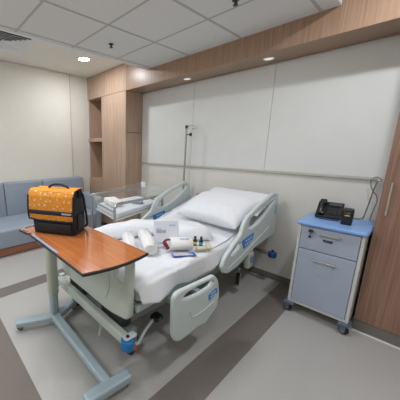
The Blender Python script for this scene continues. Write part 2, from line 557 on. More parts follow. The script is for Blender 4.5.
# square louvred diffuser in the plaster ceiling above the sofa
vx, vy, vs = -3.42, 1.02, .28
vt = thing('ceiling_vent', (vx, vy, ZC), 'square white air diffuser with concentric louvres in the plaster ceiling above the sofa', 'vent')
box('backing', vx - vs, vx + vs, vy - vs, vy + vs, ZC - .003, ZC, M['ventdark'], vt)
for k in range(6):
    a = vs - .012 - k * .044
    if a < .03: break
    bm = bmesh.new()
    h0, h1 = ZC - .018, ZC - .002
    w = .029 if k else .036
    o_ = a + (.012 if k == 0 else 0); i_ = a - w
    rings = []
    for rr, zz in ((o_, h0 if k else ZC - .004), (i_ , h1), (i_, h1 - .003), (o_, h0 - .004)):
        rings.append([bm.verts.new((vx + sx * rr, vy + sy * rr, zz)) for sx, sy in ((-1, -1), (1, -1), (1, 1), (-1, 1))])
    for q in range(4):
        A = rings[q]; B = rings[(q + 1) % 4]
        for e in range(4):
            bm.faces.new((A[e], A[(e + 1) % 4], B[(e + 1) % 4], B[e]))
    obj('frame' if k == 0 else 'louvre', bm, M['trimwhite'], vt)

# ------------------------------------------------------------------ built-in closet (left) and wardrobe (right)
CX0, CX1 = XL + .002, -3.135
cl = thing('closet', (-3.69, 2.85, 0), 'built-in oak closet in the corner with two open niches beside a tall door', 'closet')
bm = bmesh.new()
add_box(bm, CX0, CX0 + .02, YF + .02, YH - .002, 0, ZC - .002)
add_box(bm, -3.812, -3.79, YF + .02, YH - .002, 0, 2.36)
add_box(bm, CX0, -3.80, YH - .03, YH - .002, 0, 2.36)
obj('carcass', bm, M['oak'], cl)
box('door', -3.798, CX1 - .001, YF, YF + .02, .085, 2.358, M['oak'], cl, bev=.0015)
bm = bmesh.new()
add_box(bm, CX1 - .02, CX1, YF + .0215, YH - .002, .085, 1.728, bev=.001, seg=1)
add_box(bm, CX1 - .02, CX1, YF + .0215, YH - .002, 1.736, 2.358, bev=.001, seg=1)
obj('side_panel', bm, M['oak'], cl)
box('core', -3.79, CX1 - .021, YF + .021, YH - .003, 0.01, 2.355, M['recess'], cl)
for z0, z1, n in ((2.362, ZC - .003, 'top_panel'), (.085, .90, 'lower_door')):
    if n == 'top_panel':
        box(n, CX0, -3.69, YF, YF + .02, z0, z1, M['oak'], cl, bev=.0015)
        box(n, -3.687, CX1 - .001, YF, YF + .02, z0, z1, M['oak'], cl, bev=.0015)
    else:
        box(n, CX0, -3.801, YF, YF + .02, z0, z1, M['oak'], cl, bev=.0015)
box('shelf', CX0, -3.80, YF, YH - .03, 1.60, 1.665, M['oak'], cl, bev=.001)
box('shelf', CX0, -3.80, YF + .021, YH - .03, .86, .90, M['oak'], cl)
box('shelf', CX0, CX1 - .02, YF + .021, YH - .03, 2.36, 2.378, M['oak'], cl)
box('plinth', CX0, CX1 - .01, YF + .03, YF + .045, 0, .083, M['skirting'], cl)

WX0, WX1 = -.188, 1.28
wd = thing('wardrobe', (.3, 2.85, 0), 'tall oak wardrobe with a slim vertical steel handle, right of the bedside locker', 'wardrobe')
box('carcass', WX0 + .001, WX1, YF + .022, YH - .03, .097, ZS - .003, M['oak_mid'], wd)
box('door', WX0, .29, YF, YF + .02, .1, ZS - .004, M['oak_mid'], wd, bev=.0015)
box('door', .294, .78, YF, YF + .02, .1, ZS - .004, M['oak_mid'], wd, bev=.0015)
box('door', .784, WX1, YF, YF + .02, .1, ZS - .004, M['oak_mid'], wd, bev=.0015)
box('plinth', WX0 + .002, WX1, YF + .004, YF + .03, 0.008, .096, M['skirting'], wd)
box('floor_seal', WX0 + .002, WX1, YF - .008, YF + .006, 0, .008, M['trimwhite'], wd)
for hx in (-.142, .332):
    bm = bmesh.new()
    add_box(bm, hx - .006, hx + .006, YF - .034, YF - .024, 1.005, 1.25, bev=.003)
    for z in (1.03, 1.225):
        add_box(bm, hx - .005, hx + .005, YF - .026, YF, z - .006, z + .006)
    obj('handle', bm, M['chrome'], wd)

# ------------------------------------------------------------------ sofa
sf = thing('sofa', (-3.85, .8, 0), 'blue-grey vinyl sofa with a wooden base along the cream wall', 'sofa')
SY0, SY1 = -.95, 2.42
box('base', -4.2, -3.52, SY0 + .02, SY1 - .03, .015, .125, M['sofa_wood'], sf, bev=.004)
bm = bmesh.new()
for x in (-4.12, -3.6):
    for y in (SY0 + .12, .75, SY1 - .15):
        box('foot', x - .03, x + .03, y - .03, y + .03, 0, .02, M['rubber'], sf)
bounds = [SY0, -.26, .38, 1.0, 1.62, SY1 - .01]
def prism_y(name, prof, y0, y1, mat, bev=.02):
    bm = bmesh.new()
    A = [bm.verts.new((x, y0, z)) for x, z in prof]; B = [bm.verts.new((x, y1, z)) for x, z in prof]
    n = len(prof)
    bm.faces.new(A); bm.faces.new(B[::-1])
    for i in range(n):
        bm.faces.new((A[i], B[i], B[(i + 1) % n], A[(i + 1) % n]))
    bmesh.ops.bevel(bm, geom=bm.edges[:], offset=bev, segments=3, profile=.5, affect='EDGES')
    o = obj(name, bm, mat, sf); shade_auto(o, .8); return o
prism_y('seat', [(-4.1, .13), (-3.49, .13), (-3.465, .385), (-3.50, .405), (-4.1, .455)], SY0, SY1 - .125, M['sofa_seat'])
for a, b in zip(bounds[:-1], bounds[1:]):
    prism_y('back_cushion', [(-4.225, .40), (-4.0, .43), (-4.05, .95), (-4.21, .955)], a + .003, b - .003, M['sofa'])
prism_y('arm', [(-4.0, .10), (-3.49, .10), (-3.47, .62), (-3.50, .66), (-4.0, .69)], SY1 - .115, SY1, M['sofa_seat'])

# ------------------------------------------------------------------ hospital bed
bed = thing('hospital_bed', (-1.53, 1.93, 0), 'adjustable white hospital bed with pale plastic rails, head against the panelled wall', 'bed')
BX0, BX1 = -1.925, -1.02
HB = 2.08                      # where the raised head section begins
SL = .245
def hz(y): return max(0, y - HB) * SL
# mattress bent at the hinge
bm = grid_mesh(2, 2, lambda u, v: (0, 0, 0)); bm.free()
def slab(name, x0, x1, y0, y1, z0, z1, mat, parent, bev=.03):
    bm = bmesh.new()
    prof = [(y0, z0), (HB, z0), (y1, z0 + hz(y1)), (y1 - .04, z1 + hz(y1)), (HB, z1), (y0, z1)]
    A = [bm.verts.new((x0, y, z)) for y, z in prof]; B = [bm.verts.new((x1, y, z)) for y, z in prof]
    bm.faces.new(A); bm.faces.new(B[::-1])
    for i in range(6):
        bm.faces.new((A[i], B[i], B[(i + 1) % 6], A[(i + 1) % 6]))
    bmesh.ops.bevel(bm, geom=bm.edges[:], offset=bev, segments=3, profile=.5, affect='EDGES')
    o = obj(name, bm, mat, parent); shade_auto(o, .8); return o
slab('mattress', BX0 + .025, BX1 - .025, 1.0, 2.90, .50, .645, M['mattress'], bed)
slab('mattress_platform', BX0 + .05, BX1 - .05, .99, 2.88, .455, .497, M['bed_metal'], bed, .008)
bm = bmesh.new()
for x in (-1.80, -1.26):
    add_box(bm, x - .035, x + .035, .95, 2.85, .20, .27, bev=.008)
for y in (1.02, 1.93, 2.78):
    add_box(bm, -1.95, -1.11, y - .04, y + .04, .205, .265, bev=.008)
obj('base_frame', bm, M['bed_metal'], bed)
for xd in (-1.91, -1.065):
    box('deck_rail', xd, xd + .03, .985, 1.92, .445, .492, M['rail_plastic'], bed, bev=.006)
for y in (1.35, 2.45):
    bm = bmesh.new()
    add_box(bm, -1.66, -1.40, y - .1, y + .1, .265, .40, bev=.01)
    add_box(bm, -1.62, -1.44, y - .07, y + .07, .395, .458)
    obj('lift_column', bm, M['dark_metal'], bed)

def caster(x, y, r, parent, ang=0.0, brake=None, disc='wheelgrey', w=.035, top=None, name='caster'):
    c, s = math.cos(ang), math.sin(ang)
    d = Vector((c, s, 0))
    o = Vector((x, y, r))
    bm = bmesh.new(); add_cyl(bm, o - d * w / 2, o + d * w / 2, r, seg=24)
    bmesh.ops.bevel(bm, geom=[e for e in bm.edges if len(e.link_faces) == 2 and e.calc_face_angle(0) > 1], offset=r * .12, segments=2, profile=.5, affect='EDGES')
    wo = obj(name, bm, M['rubber'], parent); shade_auto(wo, .8)
    bm = bmesh.new(); add_cyl(bm, o - d * (w / 2 + .003), o + d * (w / 2 + .003), r * .55, seg=18)
    hub = obj('wheel_disc', bm, M[disc], wo)
    bm = bmesh.new()
    tz = top if top else r * 2.5
    add_box(bm, -w / 2 - .009, -w / 2 - .004, -.02, .02, r * .9, r * 2.08, mtx=Matrix.Translation((x, y, 0)) @ Matrix.Rotation(ang, 4, 'Z'))
    add_box(bm, w / 2 + .004, w / 2 + .009, -.02, .02, r * .9, r * 2.08, mtx=Matrix.Translation((x, y, 0)) @ Matrix.Rotation(ang, 4, 'Z'))
    add_box(bm, -w / 2 - .009, w / 2 + .009, -.025, .025, r * 2.06, r * 2.2, mtx=Matrix.Translation((x, y, 0)) @ Matrix.Rotation(ang, 4, 'Z'))
    add_cyl(bm, (x, y, r * 2.15), (x, y, tz), r * .22, seg=12)
    obj('fork', bm, M['bed_metal'] if brake != 'dark' else M['locker_base'], wo)
    return wo
for x, y in ((-1.17, 1.07), (-1.93, 1.05), (-1.14, 2.62), (-1.92, 2.78)):
    w_ = caster(x, y, .072, bed, .4, top=.205)
# orange brake tab and teal steer pedal by the near foot caster
bm = bmesh.new(); add_cyl(bm, (-1.095, 1.0, .150), (-1.077, .992, .150), .026, seg=16); obj('brake_tab', bm, M['orange'], bed)
pd = tube('pedal_lever', [(-1.10, 1.02, .15), (-1.10, 1.06, .13), (-1.095, 1.13, .22), (-1.095, 1.21, .262)], .011, M['rail_plastic'], bed, .04)
bm = bmesh.new(); add_box(bm, -1.13, -1.06, 1.20, 1.28, .245, .285, bev=.012)
pp_ = obj('pedal', bm, M['rubber'], bed)
bm = bmesh.new(); add_cyl(bm, (-1.062, 1.24, .266), (-1.056, 1.24, .266), .015, seg=14); obj('pedal_tip', bm, M['teal'], pp_)
# foot end beam, bumpers
bm = bmesh.new()
add_box(bm, -2.04, -1.03, .885, .940, .235, .310, bev=.012)
obj('foot_beam', bm, M['bed_plastic'], bed)
cyl('beam_hook', (-1.30, .88, .245), (-1.31, .868, .165), .006, M['bed_plastic'], bed)
for xa in (-1.40, -1.90):
    box('end_support', xa, xa + .24, .95, 1.05, .27, .40, M['dark_metal'], bed, bev=.01)
def bumper(x, y, z, name='bumper', mat='blue', r=.045, h=.07):
    bm = bmesh.new(); add_cyl(bm, (x, y, z - h / 2), (x, y, z + h / 2), r, seg=24)
    bmesh.ops.bevel(bm, geom=[e for e in bm.edges if e.calc_face_angle(0) > 1], offset=.010, segments=3, profile=.5, affect='EDGES')
    o = obj(name, bm, M[mat], bed); shade_auto(o, .9)
    bm = bmesh.new(); add_cyl(bm, (x, y, z + h / 2), (x, y, z + h / 2 + .021), .012, seg=12); obj('bolt', bm, M['dark_metal'], o)
    return o
for x in (-1.035, -2.04):
    bumper(x, .905, .265)
    s = 1 if x > -1.5 else -1
    plate('bumper_bracket', [round2([(x - .022, .875), (x + .022, .875), (x + .026, .97), (x - .026, .97)], .02, 6)], .014, .004, Matrix.Translation((0, 0, .310)), M['rail_plastic'], bed)
bumper(-.91, 2.86, .365, mat='deepblue', r=.042, h=.06)
bumper(-2.06, 2.76, .365, mat='deepblue', r=.042, h=.06)
bm = bmesh.new()
add_box(bm, -2.02, -.925, 2.83, 2.88, .355, .385, bev=.008)
for x in (-1.80, -1.26):
    add_box(bm, x - .02, x + .02, 2.82, 2.86, .26, .37)
obj('head_beam', bm, M['steel'], bed)
# footboard and headboard
def rrect(x0, x1, z0, z1, r, n=6): return round2([(x0, z0), (x1, z0), (x1, z1), (x0, z1)], r, n)
MY = Matrix(((1, 0, 0, 0), (0, 0, -1, .935), (0, 1, 0, 0), (0, 0, 0, 1)))    # local (x, y) -> world (x, z)
ol = round2([(-1.985, .42), (-1.80, .375), (-1.24, .375), (-1.035, .415), (-1.022, .86), (-1.25, .868), (-1.75, .868), (-2.01, .86)], .06, 6)
slots = [rrect(-1.18, -1.085, .66, .815, .045), rrect(-1.95, -1.853, .66, .815, .045)]
fb = plate('footboard', [ol] + slots, .05, .016, MY, M['bed_plastic'], bed)
m2 = MY.copy(); m2[1][3] = .908
plate('inset_panel', [round2([(-1.80, .45), (-1.28, .45), (-1.23, .56), (-1.23, .80), (-1.80, .80)], .05)], .008, .003, m2, M['bed_plastic'], fb)
m2 = MY.copy(); m2[1][3] = 2.965
hb = plate('headboard', [round2([(-1.97, .44), (-1.05, .44), (-1.04, .88), (-1.3, .90), (-1.7, .90), (-1.98, .88)], .06)], .03, .01, m2, M['bed_metal'], bed)

# side rails: local (x, y) -> world (y, z) on a plane of constant x
HR = [(2.79, 1.05), (2.905, 1.03), (2.935, .85), (2.955, .67), (2.945, .578), (2.84, .568), (2.446, .53), (2.144, .437), (1.963, .428), (1.885, .46), (1.85, .52), (1.905, .60), (2.05, .69), (2.15, .74), (2.175, .81), (2.235, .885), (2.452, .962)]
SLOT1 = [(2.262, .782), (2.30, .85), (2.37, .885), (2.52, .928), (2.80, 1.008), (2.845, .99), (2.83, .955), (2.69, .872), (2.50, .79), (2.34, .757)]
SLOT2 = [(1.985, .590), (2.02, .63), (2.10, .665), (2.155, .672), (2.165, .645), (2.125, .612), (2.045, .582)]
def rail(X, outline, holes, side, m=None, groove=None, mat='rail_plastic'):
    mt = m or Matrix(((0, 0, 1, X), (1, 0, 0, 0), (0, 1, 0, 0), (0, 0, 0, 1)))
    o = plate('side_rail', [round2(outline, .025, 4)] + [round2(h, .02, 3) for h in holes], .036, .013, mt, M[mat], bed)
    return o, mt
def rail_label(o, mt, pts, off, inset=.8, seed=3):
    m = mt @ Matrix.Translation((0, 0, off))
    l = plate('control_panel', [round2(pts, .015, 3)], .005, .0015, m, M['labelblue'], o)
    cx = sum(p[0] for p in pts) / len(pts); cy = sum(p[1] for p in pts) / len(pts)
    bm = bmesh.new()
    w = (max(p[0] for p in pts) - min(p[0] for p in pts)) * .5; h = (max(p[1] for p in pts) - min(p[1] for p in pts)) * .5
    for i in range(4):
        for j in range(2):
            x = cx - w / 2 + w * i / 3.6; y = cy - h / 2 + h * j * .6 + w * .03 * i
            add_box(bm, x, x + w * .16, y, y + h * .3, -.0005, .004 * (1 if off > 0 else -1), mtx=m)
    obj('control_marks', bm, M['labelice'], l)
LAB = [(2.165, .68), (2.40, .712), (2.385, .635), (2.33, .612), (2.215, .588)]
for X, sgn in ((-.96, 1), (-2.055, -1)):
    o, mt = rail(X, HR, [SLOT1, SLOT2], sgn)
    rail_label(o, mt, LAB, .0185)
    if sgn < 0:
        pass
    # raised rib and small label near the head end, on the outer face
    bm = bmesh.new()
    add_tube(bm, fillet([(X + .018 * sgn, 1.95, .475), (X + .018 * sgn, 2.2, .53), (X + 0.018 * sgn, 2.75, .69)], .06), .006, 8)
    obj('rib', bm, M['rail_plastic'], o)
    if sgn > 0:
        m = mt @ Matrix.Translation((0, 0, .0185))
        plate('angle_label', [round2([(2.86, .80), (2.92, .81), (2.905, .93), (2.85, .90)], .01)], .004, .001, m, M['labelpale'], o)
    # rail arm and latch
    bm = bmesh.new()
    add_box(bm, min(X - .07 * sgn, X - .015 * sgn), max(X - .07 * sgn, X - .015 * sgn), 2.42, 2.52, .42, .60, bev=.01)
    add_box(bm, min(X - .10 * sgn, X - .02 * sgn), max(X - .10 * sgn, X - .02 * sgn), 2.40, 2.48, .40, .47, bev=.01)
    obj('rail_arm', bm, M['bed_plastic'], bed)
    bm = bmesh.new(); add_box(bm, X - .028, X + .02, 2.36, 2.46, .34, .50, bev=.012)
    lt = obj('rail_latch', bm, M['column'], bed)
    bm = bmesh.new(); add_box(bm, min(X + .018 * sgn, X + .024 * sgn), max(X + .018 * sgn, X + .024 * sgn), 2.39, 2.43, .40, .46, bev=.002); obj('latch_label', bm, M['labelblue'], lt)
# foot end rail, lowered on the near side (slightly toed out towards the head)
FR = [(1.118, .605), (1.165, .622), (1.565, .598), (1.615, .548), (1.655, .41), (1.635, .315), (1.485, .235), (1.42, .255), (1.21, .245), (1.155, .262), (1.12, .325), (1.112, .52)]
FSL = [(1.185, .552), (1.235, .582), (1.38, .582), (1.525, .572), (1.572, .548), (1.515, .522), (1.39, .520), (1.27, .532)]
def foot_rail(x0, toe, front):
    sgn = 1 if front else -1
    ey = Vector((0, 0, 1)); ex = Vector((toe, 1, 0)).normalized()
    m = Matrix.Identity(4)
    ez = ex.cross(ey)
    for i in range(3):
        m[i][0] = ex[i]; m[i][1] = ey[i]; m[i][2] = ez[i]
    m.translation = Vector((x0, 0, 0)) - ex * 0 + Vector((-toe * 1.15, 0, 0))
    o, mt = rail(0, FR, [FSL], sgn, m)
    rail_label(o, mt, [(1.495, .470), (1.60, .492), (1.612, .445), (1.505, .415)], .0185 * sgn)
    bm = bmesh.new()
    add_tube(bm, [mt @ Vector(p) for p in [p for p in fillet([(1.29, .43, .017 * sgn), (1.30, .375, .017 * sgn), (1.42, .362, .017 * sgn), (1.58, .385, .017 * sgn)], .05)]], .007, 8)
    obj('rib', bm, M['rail_plastic'], o)
    return o
foot_rail(-.862, .012, True)
foot_rail(-2.085, 0.0, False)
for s, x0, x1 in ((1, -1.06, -.878), (-1, -2.06, -1.95)):
    for y in (1.28, 1.52):
        box('rail_link', x0, x1, y - .025, y + .025, .42, .45, M['bed_metal'], bed, bev=.006)

# ------------------------------------------------------------------ bedding
def n3(x, y, z=0, s=1.0): return noise.noise(Vector((x * s, y * s, z)))
def sheet_fn(u, v):
    Y = .975 + v * (2.925 - .975)
    W = BX1 - BX0
    top = .658 + hz(Y)
    # arc-length section: left hem, left side, top, right side
    hemR = (.135 + .11 * math.exp(-((Y - 2.25) / .10) ** 2) + .02 * math.sin(Y * 9)) * (.42 + .58 * min(1, (Y - .975) / .13) ** .6)
    hemR -= .05 * min(1, max(0, (Y - 2.3) / .3))
    hemL = .13
    tot = hemL + W + hemR
    s = u * tot
    flare = .03 * (.5 + .5 * math.sin(Y * 7 + 1)) + .045 * max(0, 1 - abs(Y - 1.10) / .28)
    if s < hemL:
        d = hemL - s
        x = BX0 - .012 * min(1, d / .05); z = top - d
    elif s < hemL + W:
        x = BX0 + (s - hemL); z = top
        e = min(x - BX0, BX1 - x)
        if e < .05: z -= (.05 - e) ** 2 * 7
        z -= (.008 if (Y < 1.5 and x > BX1 - .028) else 0)
        z += .006 * n3(x, Y, 1, 5) + .0045 * n3(x, Y, 7, 13) + .010 * abs(n3(x * .8 + Y * .6, Y - x * .4, 3, 4)) - .004
    else:
        d = s - hemL - W
        x = BX1 + flare * min(1, d / .12) + .012 * math.sin(Y * 22) * min(1, d / .1) * .5; z = top - .017 - d * .97
        x += .004
    fd = Y - .975
    if fd < .06: z -= (.06 - fd) ** 2 * 9
    return (x, Y, z)
sh = obj('bed_sheet', grid_mesh(90, 120, sheet_fn), M['linen'], None, True)
thicken(sh, .004, 1)
tag(sh, 'white bed sheet spread over the hospital bed mattress, its edge hanging above the lowered rail', 'sheet')

def pillow(name, mtx, lx, ly, lz, label, seed, group):
    bm = bmesh.new()
    N = 36
    def f(t, side, u, v):
        return None
    top = {}; bot = {}
    for i in range(N + 1):
        for j in range(N + 1):
            u = -1 + 2 * i / N; v = -1 + 2 * j / N
            # pinch the sides in between the corners
            px = u * (1 - .05 * (1 - v * v)); py = v * (1 - .07 * (1 - u * u))
            e = (max(0, 1 - abs(u) ** 2.6) * max(0, 1 - abs(v) ** 2.6)) ** .42
            wr = .06 * n3(u * 2 + seed, v * 2, seed, 1.2) + .05 * abs(n3(u * 7 + v * 3, v * 2.5, seed, 1.0)) * max(0, u) ** .6 + .045 * abs(n3(u * 1.2 + seed, v * 4, 2, 1.3)) * (abs(u) > .2) + .03 * abs(n3(u * 6, v * 2, seed, 1.1)) * abs(u)
            h = e * (1 + wr * 2)
            edge = i in (0, N) or j in (0, N)
            t = bm.verts.new(mtx @ Vector((px * lx / 2, py * ly / 2, lz / 2 * h)))
            top[i, j] = t
            bot[i, j] = t if edge else bm.verts.new(mtx @ Vector((px * lx / 2, py * ly / 2, -lz / 2 * e * .8)))
    for i in range(N):
        for j in range(N):
            bm.faces.new((top[i, j], top[i + 1, j], top[i + 1, j + 1], top[i, j + 1]))
            q = [bot[i, j], bot[i, j + 1], bot[i + 1, j + 1], bot[i + 1, j]]
            bm.faces.new(q)
    c = mtx.translation
    o = obj(name, bm, M['linen'], None, True, at=c)
    md = o.modifiers.new('soft', 'SUBSURF'); md.levels = 1; md.render_levels = 1
    return tag(o, label, 'pillow', group)
def pm_(x, y, z, tilt, yaw=0, roll=0):
    return Matrix.Translation((x, y, z)) @ Matrix.Rotation(yaw, 4, 'Z') @ Matrix.Rotation(tilt, 4, 'X') @ Matrix.Rotation(roll, 4, 'Y')
pillow('pillow', pm_(-1.315, 2.68, .925, math.atan(SL) + .10, -.04), .76, .44, .12, 'white pillow lying flat behind the other at the head of the bed', 5.1, 'white pillows on the bed')
pillow('pillow', pm_(-1.335, 2.41, .868, math.atan(SL) + .12, -.06), .71, .52, .23, 'white pillow lying in front on the raised head of the bed', 1.3, 'white pillows on the bed')

# folded duvet: soft L-shaped mound
POLY = [(-1.925, 1.12), (-1.72, 1.10), (-1.66, 1.40), (-1.52, 1.74), (-1.22, 1.82), (-1.12, 1.95), (-1.16, 2.10), (-1.42, 2.18), (-1.58, 2.09), (-1.78, 1.86), (-1.925, 1.68)]
def inside(x, y, P):
    c = False; n = len(P)
    for i in range(n):
        x1, y1 = P[i]; x2, y2 = P[(i + 1) % n]
        if (y1 > y) != (y2 > y) and x < (x2 - x1) * (y - y1) / (y2 - y1) + x1: c = not c
    return c
def dist(x, y, P):
    d = 9; n = len(P); p = Vector((x, y))
    for i in range(n):
        a = Vector(P[i]); b = Vector(P[(i + 1) % n]); ab = b - a
        t = max(0, min(1, (p - a).dot(ab) / ab.length_squared))
        d = min(d, (p - a - ab * t).length)
    return d
RP = round2(POLY, .12, 5)
bm = bmesh.new(); vt_ = {}
st = .018
nx = int(.9 / st); ny = int(1.1 / st)
for i in range(nx):
    for j in range(ny):
        x = -2.0 + i * st; y = 1.08 + j * st
        if inside(x, y, RP):
            d = dist(x, y, RP)
            base = .672 + hz(y)
            hh = .10
            h = hh * (1 - max(0, 1 - d / .10) ** 2.4) + .012 * n3(x, y, 2, 9) * min(1, d / .05) + .012 * abs(n3(x, y, 5, 5))* min(1, d / .05)
            vt_[i, j] = (bm.verts.new((x, y, base + h)), bm.verts.new((x, y, base)))
cells = [(i, j) for (i, j) in vt_ if all(k in vt_ for k in ((i + 1, j), (i, j + 1), (i + 1, j + 1)))]
cs = set(cells)
for i, j in cells:
    q = [(i, j), (i + 1, j), (i + 1, j + 1), (i, j + 1)]
    bm.faces.new([vt_[k][0] for k in q]); bm.faces.new([vt_[k][1] for k in reversed(q)])
    for a, b, nb in ((q[0], q[1], (i, j - 1)), (q[1], q[2], (i + 1, j)), (q[2], q[3], (i, j + 1)), (q[3], q[0], (i - 1, j))):
        if nb not in cs:
            bm.faces.new((vt_[a][0], vt_[a][1], vt_[b][1], vt_[b][0]))
for v in [v for v in bm.verts if not v.link_faces]: bm.verts.remove(v)
du = obj('duvet', bm, M['linen'], None, True)
md = du.modifiers.new('soft', 'SMOOTH'); md.iterations = 4
tag(du, 'white duvet folded into a thick soft mound across the bed below the pillows', 'duvet')

# ------------------------------------------------------------------ things on the bed
ZB = .668
def towel_roll(a, b, r, label, sq=.85):
    a = Vector(a); b = Vector(b); ax = (b - a).normalized(); L = (b - a).length
    side = ax.cross(Vector((0, 0, 1))).normalized(); c = (a + b) / 2
    o_ = Vector((c.x, c.y, ZB))
    bm = bmesh.new()
    seg = 28; rings = []
    prof = [(0, .80), (.006, .94), (.03, 1.0), (.3, 1.03), (.5, 1.02), (.7, 1.03), (.97, 1.0), (.994, .94), (1, .80)]
    for t, k in prof:
        rings.append([bm.verts.new(a + ax * L * t + side * math.cos(w) * r * k * (1 + .02 * n3(w, t, r)) + Vector((0, 0, 1)) * math.sin(w) * r * k * sq) for w in [2 * PI * q / seg for q in range(seg)]])
    for R1, R2 in zip(rings[:-1], rings[1:]):
        for q in range(seg): bm.faces.new((R1[q], R1[(q + 1) % seg], R2[(q + 1) % seg], R2[q]))
    bm.faces.new(rings[0][::-1]); bm.faces.new(rings[-1])
    # loose outer flap of the roll
    t0 = bmesh.ops.create_cube(bm, size=1)['verts']
    for v in t0:
        v.co = c + ax * v.co.x * L * .94 + side * (v.co.y * .05 - r * .3) + Vector((0, 0, 1)) * (r * sq * .97 + v.co.z * .01)
    o = obj('rolled_towel', bm, M['towel'], None, True, at=o_)
    # spiral fold at each end
    for end, sg in ((a, -1), (b, 1)):
        bm = bmesh.new(); pts = []
        for q in range(46):
            w = q * .33; rr = r * .12 + r * .66 * q / 45
            pts.append(end + ax * sg * .0015 + side * math.cos(w) * rr + Vector((0, 0, 1)) * math.sin(w) * rr * sq)
        add_tube(bm, pts, .0035, 6)
        obj('spiral_fold', bm, M['towel'], o, True)
    return tag(o, label, 'towel', 'rolled towels on the bed')
towel_roll((-1.56, 1.545, .720), (-1.255, 1.33, .720), .055, 'rolled white towel on the bed nearer the standing white card')
towel_roll((-1.60, 1.39, .718), (-1.34, 1.205, .718), .053, 'rolled white towel on the bed nearer the wooden overbed table')
# embroidered rolled hand towel
ax = Vector((.63, .777, 0)).normalized()
c0 = Vector((-1.190, 1.612, .720)); r = .058
hw = .090
bm = bmesh.new()
seg = 28; rings = []
nrm = Vector((ax.y, -ax.x, 0))       # towards the viewer
for t, k in [(-1, .72), (-.985, .92), (-.93, 1.0), (0, 1.02), (.93, 1.0), (.985, .92), (1, .72)]:
    rings.append([bm.verts.new(c0 + ax * hw * t + nrm * math.cos(w) * r * 1.15 * k + Vector((0, 0, 1)) * math.sin(w) * r * .84 * k) for w in [2 * PI * q / seg for q in range(seg)]])
for R1, R2 in zip(rings[:-1], rings[1:]):
    for q in range(seg): bm.faces.new((R1[q], R1[(q + 1) % seg], R2[(q + 1) % seg], R2[q]))
bm.faces.new(rings[0][::-1]); bm.faces.new(rings[-1])
ht = obj('hand_towel', bm, M['towel'], None, True, at=(c0.x, c0.y, ZB))
tag(ht, 'white rolled hand towel with small blue and orange printing, in front of the standing card', 'towel')
w0 = 1.05
p = c0 + nrm * math.cos(w0) * r * 1.19 + Vector((0, 0, 1)) * math.sin(w0) * r * .88
mt = frame(p - ax * .01, ax, nrm * -math.sin(w0) + Vector((0, 0, 1)) * math.cos(w0))
glyphs('blue_lettering', mt, .062, .017, 6, M['printblue'], ht, .25, 5)
glyphs('orange_lettering', mt @ Matrix.Translation((.063, 0, 0)), .016, .017, 2, M['printorange'], ht, .25, 8)

# standing white card / box
eb = Vector((.58, .815, 0)).normalized()
bl = Vector((-1.345, 1.470, ZB + .007))
lean = Vector((-.815 * .30, .58 * .30, 1)).normalized()
mc = frame(bl, eb, lean)
gc = box('gift_box', 0, .212, 0, .222, -.022, 0, M['card'], None, bev=.003, mtx=mc, at=bl)
tag(gc, 'flat white presentation box standing on the bed with small grey and blue printing', 'box')
glyphs('grey_lettering', mc @ Matrix.Translation((.02, .118, .0004)), .085, .024, 6, M['printgrey'], gc, .2, 2)
glyphs('blue_line', mc @ Matrix.Translation((.02, .148, .0004)), .045, .008, 7, M['printblue'], gc, .3, 3)
glyphs('blue_logo', mc @ Matrix.Translation((.135, .172, .0004)), .05, .014, 4, M['printblue'], gc, .25, 6)
glyphs('blue_footer', mc @ Matrix.Translation((.02, .03, .0004)), .06, .008, 7, M['printblue'], gc, .3, 9)
# red ribbon loop
rb = Vector((-1.262, 1.500, ZB + .012))
bm = bmesh.new()
pts = [rb + ax * a + Vector((0, 0, b)) + nrm * c for a, b, c in ((.03, .008, .012), (.005, .03, .015), (-.012, .058, .01), (.0, .074, .006), (.02, .080, .0), (.045, .078, -.004))]
pp = fillet(pts, .03, 5)
add_tube(bm, pp, .009, 8, radii=[.012 - .004 * i / len(pp) for i in range(len(pp))])
pts = [rb + ax * a + Vector((0, 0, b)) + nrm * c for a, b, c in ((.012, .006, .025), (.018, .03, .026), (.006, .052, .022), (-.004, .062, .016))]
add_tube(bm, fillet(pts, .015, 4), .010, 8)
rr = obj('ribbon', bm, M['red'], None, True, at=rb)
tag(rr, 'dark red curled ribbon on the bed beside the rolled hand towel', 'ribbon')
# blue-edged card lying flat
cb = Vector((-1.130, 1.447, ZB + .003))
mcard = frame(cb, Vector((.55, .835, 0)), Vector((-.80, .55, 0)))
cd = box('booklet', 0, .190, 0, .068, 0, .003, M['cardblue'], None, bev=.001, mtx=mcard, at=cb)
tag(cd, 'small booklet with a blue edge lying flat in front of the hand towel', 'booklet')
box('cover_picture', .012, .165, .009, .060, .0028, .0040, M['cardface'], cd, mtx=mcard)
box('cover_corner', .14, .162, .030, .056, .0038, .0048, M['printblue'], cd, mtx=mcard)
# two little bottles
BP = ((-1.168, 1.785), (-1.128, 1.815))
def bottle(x, y, lab, label):
    t = thing('bottle', (x, y, ZB), label, 'bottle', 'small dark bottles on the bed')
    prof = [(.0, 0), (.015, 0), (.016, .004), (.016, .048), (.009, .058), (.008, .064), (.0, .064)]
    bm = bmesh.new(); seg = 16
    rings = [[bm.verts.new((x + r_ * math.cos(a), y + r_ * math.sin(a), ZB + z)) for a in [2 * PI * k / seg for k in range(seg)]] for r_, z in prof[1:-1]]
    for A, B in zip(rings[:-1], rings[1:]):
        for k in range(seg): bm.faces.new((A[k], A[(k + 1) % seg], B[(k + 1) % seg], B[k]))
    bm.faces.new(rings[0][::-1]); bm.faces.new(rings[-1])
    o = obj('body', bm, M['bottle'], t); shade_auto(o)
    cyl('cap', (x, y, ZB + .064), (x, y, ZB + .080), .010, M['black'], t, seg=16)
    cyl('paper_label', (x, y, ZB + .012), (x, y, ZB + .036), .0166, M[lab], t, seg=20)
bottle(*BP[0], 'yellow', 'small dark bottle with a yellow label, beside the hand towel')
